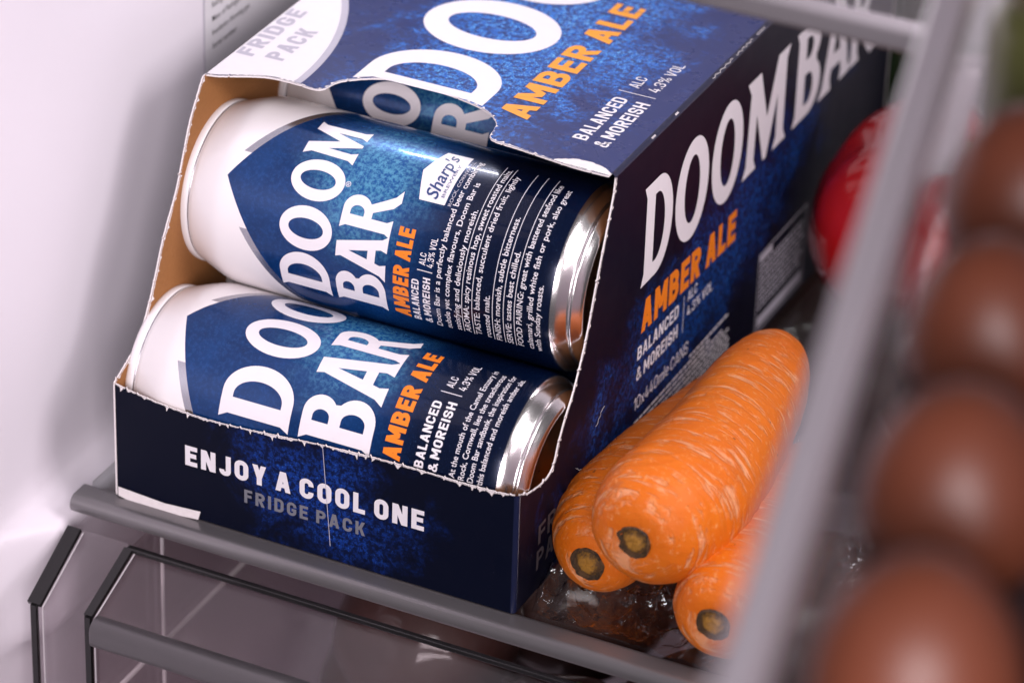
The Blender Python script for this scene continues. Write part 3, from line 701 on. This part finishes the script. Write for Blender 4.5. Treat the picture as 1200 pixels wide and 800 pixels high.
# --- side lettering (reads along +Y, up = +Z)
def big(pairs, v0, cap):
    """each glyph fitted to its own span along the line"""
    bm = bmesh.new()
    for ch, u0, u1 in pairs:
        w, loops = GL[ch]; g = poly_bm(loops); s = (u1 - u0) / w
        for v in g.verts: v.co = (u0 + v.co.x * s, v0 + v.co.y * cap, 0)
        join(bm, g)
    return bm
sO = (CW, 0, 0)
put([big([('D', .0955, .1190), ('O', .1215, .1505), ('O', .1535, .1815), ('M', .1865, .2215), ('B', .2325, .2570), ('A', .2590, .2870), ('R', .2890, .3130)], .0800, .0388)], sO, Ya, Za, Xa, 'ink_white', sp_)
put([fit(word_din('AMBER ALE', .235, .11, .36), .0965, .1805, .0605, .0128, rise=-.003)], sO, Ya, Za, Xa, 'ink_orange', sp_)
put([fit(word_din('BALANCED', .18), .0945, .1300, .0505, .0054), fit(word_din('& MOREISH', .18), .0945, .1300, .0420, .0054),
     rect(.1345, .1349, .0415, .0565), fit(word_din('ALC', .13), .1380, .1465, .0525, .0042), fit(word_din('4.3% VOL', .13), .1380, .1610, .0462, .0042),
     fit(word_din('10x440mle CANS', .10), .0935, .1410, .0300, .0052)], sO, Ya, Za, Xa, 'ink_white', sp_)
put([fit(word_din('FRIDGE', .18, .16), .0168, .0580, .0185, .0078, rise=.002), fit(word_din('PACK', .18, .16), .0160, .0440, .0085, .0078, rise=.002)], sO, Ya, Za, Xa, 'ink_dim', sp_)
rows = []
for i in range(11):
    z = .0265 - .0023 * i; y = .0945; end = .181 if i > 2 else (.150 + .012 * i)
    if i < 3: y = .143 + .002 * i if i == 0 else .0945
    if i == 0: end = .181
    if i == 10: end = .165
    while y < end - .002:
        w = random.uniform(.0022, .0070); w = min(w, end - y)
        rows.append(rect(y, y + w, z, z + .0010)); y += w + .0007
put(rows, sO, Ya, Za, Xa, 'ink_white', sp_, 'small_print')
bc = [rect(.2070, .2545, .0372, .0378), rect(.2070, .2545, .0030, .0036), rect(.2070, .2076, .0036, .0372), rect(.2539, .2545, .0036, .0372), rect(.2080, .2200, .0338, .0368)]
for i in range(9):
    y = .209
    while y < .250:
        w = random.uniform(.002, .006); bc.append(rect(y, min(y + w, .2525), .0312 - .0023 * i, .0312 - .0023 * i + .0012)); y += w + .0008
bc.append(rect(.209, .2525, .0050, .0095)); bc.append(poly_bm([arc(.2475, .0180, .0028, .0036, 0, 360, 16)[:-1]]))
put(bc, sO, Ya, Za, Xa, 'ink_pale', sp_, 'information_box')
# --- top lettering (reads along +Y, up = -X)
tO = (0, 0, CH); tU, tV = (0, 1, 0), (-1, 0, 0)
# pale quarter disc with FRIDGE PACK
def circ3(a, b, c):
    ax, ay = a; bx_, by = b; cx, cy = c; d = 2 * (ax * (by - cy) + bx_ * (cy - ay) + cx * (ay - by))
    ux = ((ax * ax + ay * ay) * (by - cy) + (bx_ * bx_ + by * by) * (cy - ay) + (cx * cx + cy * cy) * (ay - by)) / d
    uy = ((ax * ax + ay * ay) * (cx - bx_) + (bx_ * bx_ + by * by) * (ax - cx) + (cx * cx + cy * cy) * (bx_ - ax)) / d
    return ux, uy, math.hypot(ax - ux, ay - uy)
ux, uy, ur = circ3((.0130, .1410), (.0275, .1030), (.0300, .0760))
def disc(r, eps, mat, name):
    # follow the ripped edge, then the arc back to the carton's left edge
    edge = [(a, b + .0007) for a, b in ttn if math.hypot(a - ux, b + .0007 - uy) < r and a < .04]
    a0 = math.atan2(edge[-1][1] - uy, edge[-1][0] - ux); xl = .0004; a1 = math.acos(max(-1, min(1, (xl - ux) / r)))
    pts = [(ux + r * math.cos(a0 + (a1 - a0) * i / 40), uy + r * math.sin(a0 + (a1 - a0) * i / 40)) for i in range(1, 41)]
    pts = [p for p in pts if p[1] < CD_ - .002]
    bm = poly_bm([[(.0004, edge[0][1])] + edge[1:] + pts])
    for v in bm.verts: v.co = (v.co.x, v.co.y, CH + eps)
    bmesh.ops.recalc_face_normals(bm, faces=bm.faces)
    finish(name, bm, mat, tp)
disc(ur + .0026, .00010, 'ink_lilac', 'disc_border'); disc(ur, .00018, 'ink_white', 'pale_disc')
put([fit(word_din('FRIDGE', .21, .16), .0845, .1255, -.0078, .0066), fit(word_din('PACK', .21, .16), .0865, .1135, -.0188, .0072)], (0, 0, CH + .00014), tU, tV, Za, 'ink_lilac', tp)
def cut_top(bm):   # the D on top is cut by the rip: drop what lies in front of the ripped edge
    return bm
dw = big([('D', .0850, .1225), ('O', .1270, .1690), ('O', .1735, .2150), ('M', .2200, .2640), ('B', .2760, .3050)], -.0950, .0490)
dl = [v for v in dw.verts if v.co.x < .12]
for v in dl:
    x, y = -v.co.y, v.co.x
    lim = max([b for a, b in ttn if abs(a - x) < .0014] or [0]) + .0006
    if v.co.x < lim: v.co.x = lim
put([dw], tO, tU, tV, Za, 'ink_white', tp)
put([fit(word_din('AMBER ALE', .205, .12, .36), .0885, .1880, -.1130, .0115)], tO, tU, tV, Za, 'ink_amber', tp)
put([fit(word_din('BALANCED', .18), .0845, .1195, -.1372, .0054), fit(word_din('& MOREISH', .18), .0830, .1195, -.1455, .0054),
     rect(.1245, .1249, -.1450, -.1310), fit(word_din('ALC', .13), .1290, .1375, -.1365, .0042), fit(word_din('4.3% VOL', .13), .1290, .1530, -.1440, .0042)], tO, tU, tV, Za, 'ink_white', tp)
bm = bmesh.new()
for a0, a1 in ((-75, -20), (-12, 40), (50, 95)):
    o_, i_ = arc(0, 0, .0150, .0150, a0, a1, 14), arc(0, 0, .0147, .0147, a0, a1, 14); join(bm, poly_bm([[(.170 + a, -.114 + b) for a, b in o_ + i_[::-1]]]))
to_plane(bm, tO, tU, tV, Za, .00022); finish('finger_hole_cut', bm, 'ink_blue', tp)

# ------------------------------------------------------------------ cans
CAN = [(.0000, .0270), (.0004, .0281), (.0014, .0285), (.0030, .0285), (.0034, .0283), (.0036, .0278), (.0039, .0278), (.0042, .0283), (.0060, .0289), (.0090, .0300), (.0120, .0311), (.0145, .0319), (.0165, .0325), (.0185, .0328), (.021, .0330),
       (.05, .033), (.10, .033), (.138, .0330), (.1415, .0329), (.1440, .0326), (.1458, .0321)]
BASE = [(.1458, .0321), (.1466, .0319), (.1478, .0312), (.1492, .0301), (.1503, .0291), (.1508, .0287), (.1511, .0287), (.1513, .0290), (.1521, .0290), (.1525, .0286), (.1533, .0277), (.1543, .0268), (.1549, .0258), (.1549, .0246), (.1541, .0236), (.1525, .0222), (.1490, .0150), (.1475, .0070), (.1471, .0004)]
LID = [(.0012, .0266), (.0004, .0252), (.0030, .0238), (.0062, .0230), (.0064, .0150), (.0063, .0003)]
CAN, BASE, LID = ([(a, b * .0343 / .033) for a, b in q] for q in (CAN, BASE, LID))
def make_can(label, loc, mat, roll=0):
    c = thing('beer_can', label, 'can', loc, (0, 0, 0), 'cans lying in the carton')
    finish('body', lathe(CAN, 96), mat, c, True); finish('base', lathe(BASE, 96), 'silver', c, True); finish('lid', lathe(LID, 64), 'silver', c, True)
    finish('seam_ring', lathe([(.0034, .0290), (.0036, .02925), (.0039, .02925), (.0041, .0290), (.0038, .0286)], 96), 'silver_ink', c, True)
    return c
def can_text(c, items, mat, name='lettering'):
    bm = bmesh.new()
    for it in items: join(bm, it)
    return finish(name, to_can(bm), mat, c)
def cbig(items, x0, x1):
    """glyph spans given by start/end angle, letters reach from x1 (base) up to x0"""
    return big([(ch, ua(a0), ua(a1)) for ch, a0, a1 in items], -x1, x1 - x0)
def cline(text, a0, a1, xb, cap, bold=0):
    if text == text.upper() and all(c in "ABCDEFGHIJKLMNOPRSVY&.%0134 " for c in text):
        g = word_din(text, .235, .11, .36) if bold == BO else word_din(text, .19 if bold else .14)
    else: g = word_sans(text, bold)
    return fit(g, ua(a0), ua(a1), -xb, cap)

U = make_can('upper beer can with house shaped emblem and long text lines in the carton', (-.0005, .0755, .0908), 'can_print_a')
can_text(U, [cbig([('D', 204.5, 178.5), ('O', 176.5, 150.5), ('O', 147, 122), ('M', 118.5, 95)], .0430, .0625), cbig([('B', 204, 181), ('A', 181.5, 158), ('R', 155.5, 133)], .0650, .0843)], 'ink_white')
can_text(U, [cline('AMBER ALE', 205.5, 148, .0933, .0060, BO)], 'ink_orange')
can_text(U, [cline('BALANCED', 205.5, 176, .0972, .0028, .02), cline('& MOREISH', 205.5, 173.5, .1015, .0028, .02), rect(ua(170), ua(170) + .0003, -.1020, -.0962),
             cline('ALC', 166.5, 159.5, .0990, .0024), cline('4.3% VOL', 167, 149.7, .1020, .0024)], 'ink_white')
body = [('Doom Bar is a perfectly balanced beer combining', 206, 94), ('subtle yet complex flavours, Doom Bar is', 205.5, 111), ('satisfying and deliciously moreish.', 205, 128),
        ('AROMA: spicy resinous hop, sweet roasted malts.', 204.5, 94), ('TASTE: balanced, succulent dried fruit, lightly', 204.5, 98.5), ('roasted malt.', 204, 174), ('FINISH: moreish, subtle bitterness.', 204.5, 126),
        ('SERVE: tastes best chilled.', 204.5, 145), ('FOOD PAIRING: great with battered seafood like', 204, 96.5), ('calamari, grilled white fish or pork, also great', 204, 99), ('with Sunday roasts.', 204.5, 160)]
xs_ = [.1052, .1089, .1126, .1163, .1203, .1240, .1280, .1322, .1362, .1400, .1430]
can_text(U, [cline(t, a0, a1, x, .0021, .006) for (t, a0, a1), x in zip(body, xs_)], 'ink_white', 'small_print')
can_text(U, [rect(ua(205), ua(92), -x - .00022, -x) for x in (.1135, .1173, .1250, .1291, .1332)], 'ink_white', 'ruled_lines')
# emblem: white gabled house with script lettering
can_text(U, [poly_bm([[(ua(130.3), -.1003), (ua(92), -.1007), (ua(92.5), -.0911), (ua(111.5), -.0872), (ua(130.5), -.0907)]])], 'ink_white', 'emblem')
em = bmesh.new(); join(em, fit(word_sans("Sharp's", .014), ua(128.5), ua(96), -.0968, .0046, skew=.3)); join(em, cline('BREWERY', 126, 101, .0991, .0011))
finish('emblem_lettering', to_can(em, eps=.00018), 'ink_blue', U)
can_text(U, [cline('ROCK, CORNWALL', 130, 95, .1026, .0012)], 'ink_pale')
can_text(U, [poly_bm([arc(ua(132.5), -.0640, .0010, .0010, 0, 360, 16)[:-1], arc(ua(132.5), -.0640, .0008, .0008, 0, 360, 16)[:-1]]), cline('R', 133.3, 131.7, .0645, .0010)], 'ink_white')

L = make_can('lower beer can with taller lettering behind the front flap of the carton', (0, .0352, .0353), 'can_print_b')
can_text(L, [cbig([('D', 162.8, 131), ('O', 123.5, 96.5), ('O', 92.5, 65), ('M', 61, 34)], .0405, .0676), cbig([('B', 162.3, 135), ('A', 133, 107), ('R', 104.5, 85)], .0715, .0988)], 'ink_white')
can_text(L, [cline('AMBER ALE', 162, 90, .1102, .0066, BO)], 'ink_orange')
can_text(L, [cline('BALANCED', 162, 122.5, .1190, .0034, .022), cline('& MOREISH', 162, 121, .1242, .0034, .022), rect(ua(116), ua(116) + .0003, -.1244, -.1164),
             cline('ALC', 112, 104, .1200, .0028), cline('4.3% VOL', 112, 90.3, .1246, .0028)], 'ink_white')
can_text(L, [cline(t, 162.3, a1, x, .0021, .006) for t, a1, x in (('At the mouth of the Camel Estuary in', 90, .1308), ('Rock, Cornwall, lies the treacherous', 92, .1343), ('Doom Bar sandbank, the inspiration for', 90, .1377), ('this balanced and moreish amber ale.', 91, .1412))], 'ink_white', 'small_print')

T = make_can('beer can half hidden in shadow under the torn top of the carton', (.0, .1448, .1005), 'can_print_a')
can_text(T, [cbig([('D', 197, 170), ('O', 167, 141), ('O', 137, 112), ('M', 108, 84)], .0370, .0590), cbig([('B', 219, 194), ('A', 192, 168), ('R', 166, 141)], .0650, .0870)], 'ink_white')
make_can('beer can lying deep in the carton behind the lower front can', (0, .1040, .0353), 'can_print_b')

# ------------------------------------------------------------------ carrots
def carrot(loc, rz, rx, prof, label, seed, scar_r):
    """prof: (distance from crown, radius); axis = local +Y, crown at the origin"""
    t = thing('carrot', label, 'carrot', loc, (rx, 0, rz), 'carrots beside the carton')
    pr = spline(prof, 16); n = 96; bm = bmesh.new(); rings = []
    Lm = prof[-1][0]
    for s, r in pr:
        ring = []
        bx_ = .004 * math.sin(s / Lm * 2.6 + seed); bz = .002 * math.sin(s / Lm * 3.3 + seed * 2)
        for i in range(n):
            a = 2 * PI * i / n; d = Vector((math.cos(a), s * 26, math.sin(a)))
            k = 1 + .045 * mnoise.noise(Vector((d.x * 1.1, s * 20 + seed * 7, d.z * 1.1))) + .012 * mnoise.noise(Vector((d.x * 3, s * 170, d.z * 3 + seed))) + - .014 * max(0, mnoise.noise(Vector((d.x * 1.6 + 9, s * 330, d.z * 1.6 + seed))) - .12) * 3
            rr = max(.0002, r) * k
            ring.append(bm.verts.new((bx_ * min(1, s / .03) + rr * math.cos(a), s, bz * min(1, s / .03) + rr * math.sin(a))))
        rings.append(ring)
    for p, q in zip(rings, rings[1:]):
        for i in range(n): bm.faces.new((p[i], p[(i + 1) % n], q[(i + 1) % n], q[i]))
    bm.faces.new(rings[0]); bm.faces.new(rings[-1])
    bmesh.ops.recalc_face_normals(bm, faces=bm.faces)
    finish('root', bm, 'carrot_skin', t, True)
    sb = bmesh.new(); rg = []
    for k, (rr, yy) in enumerate(((1.12, .0022), (1.04, .0002), (.92, -.0004), (.80, .0012), (.62, .0002), (.40, -.0008), (.2, -.0004), (.02, -.0006))):
        rg.append([sb.verts.new((scar_r * rr * (1 + .24 * mnoise.noise(Vector((math.cos(2 * PI * i / 40) * 2, math.sin(2 * PI * i / 40) * 2, seed)))) * math.cos(2 * PI * i / 40), yy + random.uniform(-.0003, .0003), scar_r * rr * math.sin(2 * PI * i / 40))) for i in range(40)])
    for p, q in zip(rg, rg[1:]):
        for i in range(40): sb.faces.new((p[i], p[(i + 1) % 40], q[(i + 1) % 40], q[i]))
    bmesh.ops.recalc_face_normals(sb, faces=sb.faces)
    finish('crown_scar', sb, 'carrot_scar', t, True)
    return t
def cprof(r, L, tip=.4, e=1.0):
    return [(0.0014, .0052), (.0004, .0062), (.0012, r * .50), (.0042, r * .72), (.0095, r * .89), (.018, r * .99), (.030, r * 1.02), (L * .42, r * .97), (L * .62, r * .88 * e), (L * .80, r * .76 * e), (L * .92, r * .58 * e), (L * .98, r * .34 * e), (L, .001)]
carrot((.1995, -.0030, .0448), .02, .0, cprof(.0232, .142), 'thick pale streaked carrot lying on top of two others', 1.3, .0057)
carrot((.1762, .0130, .0195), .0, 0, cprof(.0185, .150), 'smaller carrot tucked against the carton side', 4.1, .0060)
carrot((.2285, -.0020, .0212), .05, 0, cprof(.0208, .112), 'carrot at the bottom beside the door rack bar', 7.7, .0056)

# red peppers behind
bumpy('red_pepper', (.2025, .256, .0435), .0435, 'red_skin', 'glossy red pepper beside the far end of the carton', 'pepper', lobes=3, squash=1.0, seed=1).rotation_euler = (.5, .3, .4)
bumpy('red_pepper', (.268, .262, .034), .033, 'red_skin', 'second red pepper standing right of the first one away from the carton', 'pepper', lobes=4, squash=.98, seed=4)

# clear bag lying under the carrots
def bag():
    bm = bmesh.new(); nx, ny = 110, 90; g = []
    for j in range(ny):
        row = []
        for i in range(nx):
            u, v = i / (nx - 1), j / (ny - 1)
            x = .158 + .125 * u + .006 * mnoise.noise(Vector((v * 7, 1.7, 0))); y = .002 + .14 * v + .005 * mnoise.noise(Vector((u * 8, 9.1, 0))) 
            p = Vector((x * 55, y * 38, 0)); h = 0
            for o_, am in ((1, 1), (2.3, .55), (5.1, .22)):
                nn = abs(mnoise.noise(p * o_ + Vector((o_ * 3, 0, 0)))); h += am * (1 - min(1, nn * 2.6)) ** 2
            row.append(bm.verts.new((x, y, .0010 + .0062 * h * min(1, 8 * v + .25))))
        g.append(row)
    for j in range(ny - 1):
        for i in range(nx - 1): bm.faces.new((g[j][i], g[j][i + 1], g[j + 1][i + 1], g[j + 1][i]))
    o = finish('plastic_bag', bm, 'bag_film', None, True); tag(o, 'crumpled clear plastic bag lying on the shelf under the carrots', 'bag')
bag()
# fine rootlets caught between carrot and carton
for k, (p0, lab) in enumerate((((.1568, .0440, .0345), 'thin pale rootlet curling against the carton beside the smaller carrot'), ((.1570, .0585, .0435), 'thin pale rootlet curling above the thick carrot against the carton'))):
    rnd = random.Random(31 + k); p = Vector(p0); pts = [p.copy()]; hd = rnd.uniform(0, 6)
    for i in range(9):
        hd += rnd.uniform(-1.0, 1.0); p = p + Vector((rnd.uniform(-.0001, .0003), .0010 * math.cos(hd), .0010 * math.sin(hd))); pts.append(p.copy())
    tag(finish('rootlet', tube([Vector(q) for q in spline([tuple(q) for q in pts], 4)], .00007, 5), 'twig', None, True), lab, 'rootlet')

# ------------------------------------------------------------------ open door on the right with its rack and eggs
dv = Vector((.2241, -.9746, 0)).normalized(); nv_ = Vector((.9746, .2241, 0)).normalized()     # along the rack / towards the door
P0 = Vector((.3421, -.1680, .3379)) - Vector((.2241, -.9746, 0)) * .12
ang = math.atan2(dv.y, dv.x)
rk = thing('door_rack', 'clear plastic rack on the open door with a pale grey rim bar', 'rack', P0, (0, 0, ang))
# local: +X along the rack towards the viewer, +Y = away from fridge?  (rotate X->dv, Y->perp)
perp = Vector((-dv.y, dv.x, 0)); sgn = 1 if perp.dot(nv_) > 0 else -1
def rchild(name, bm, mat):
    return finish(name, bm, mat, rk)
rchild('rim_bar', box_bm(-.01, .44, -.0045, .0045, -.011, .004, .0022, 3), 'door_rail')
rchild('front_wall', box_bm(-.008, .438, -.0012, .0012, -.075, -.0112, .0003, 1), 'clear_plastic')
rchild('floor_panel', box_bm(-.008, .438, min(.002 * sgn, .105 * sgn), max(.002 * sgn, .105 * sgn), -.077, -.0745, .0003, 1), 'clear_plastic')
dp = P0 + nv_ * .112
dm = bmesh.new(); box_bm(-.03, .50, 0, .03, -.42, .45, .004, 2, dm)
if sgn < 0:
    for v in dm.verts: v.co.y *= -1
    bmesh.ops.recalc_face_normals(dm, faces=dm.faces)
dro = finish('fridge_door', dm, 'liner', None, True); dro.location = dp; dro.rotation_euler = (0, 0, ang); tag(dro, kind='structure')
# egg tray and eggs
et = thing('egg_tray', 'dark egg tray in the door rack under the brown eggs', 'tray', P0 + nv_ * .055 + Vector((0, 0, -.0600)), (0, 0, ang))
tb = bmesh.new(); nx, ny = 120, 30; g = []
for j in range(ny):
    row = []
    for i in range(nx):
        x = -.005 + .42 * i / (nx - 1); y = -.046 + .092 * j / (ny - 1)
        row.append(tb.verts.new((x, y,   .018 - .013 * math.cos(2 * PI * (x - .152) / .066) * math.cos(2 * PI * (y + .0275) / .052))))
    g.append(row)
for j in range(ny - 1):
    for i in range(nx - 1): tb.faces.new((g[j][i], g[j][i + 1], g[j + 1][i + 1], g[j + 1][i]))
finish('cup_sheet', tb, 'tray', et, True)
def egg_bm(r=.0212):
    bm = bmesh.new(); bmesh.ops.create_uvsphere(bm, u_segments=40, v_segments=28, radius=1)
    for v in bm.verts:
        z = v.co.z; k = 1 - .10 * z
        v.co = (v.co.x * r * k, v.co.y * r * k, z * r * 1.16)
    return bm
eg_lab = 'smooth brown egg standing in the tray of the door rack'
e0 = None
for i in range(4):
    for j in (0,):
        p = P0 + nv_ * .0275 + dv * (.152 + .066 * i) + Vector((0, 0, -.030))
        if e0 is None: o = e0 = finish('egg', egg_bm(), 'egg_shell', None, True)
        else: o = e0.copy(); COL.objects.link(o)
        o.location = p; o.rotation_euler = (random.uniform(-.12, .12), random.uniform(-.12, .12), random.uniform(0, 6)); tag(o, eg_lab, 'egg', 'brown eggs in the door rack')

jar = thing('jar', 'olive coloured jar with a dark lid at the hinge end of the door rack', 'jar', P0 + nv_ * .0345 + dv * .088 + Vector((0, 0, -.0745)))
finish('glass_body', lathe([(0, .001), (0, .024), (.003, .0265), (.060, .0265), (.068, .022), (.071, .0205)], 40, 'z'), 'jar_green', jar, True)
finish('lid', lathe([(.0705, .0215), (.071, .0235), (.082, .0235), (.084, .022), (.084, .001)], 40, 'z'), 'jar_lid', jar, True)
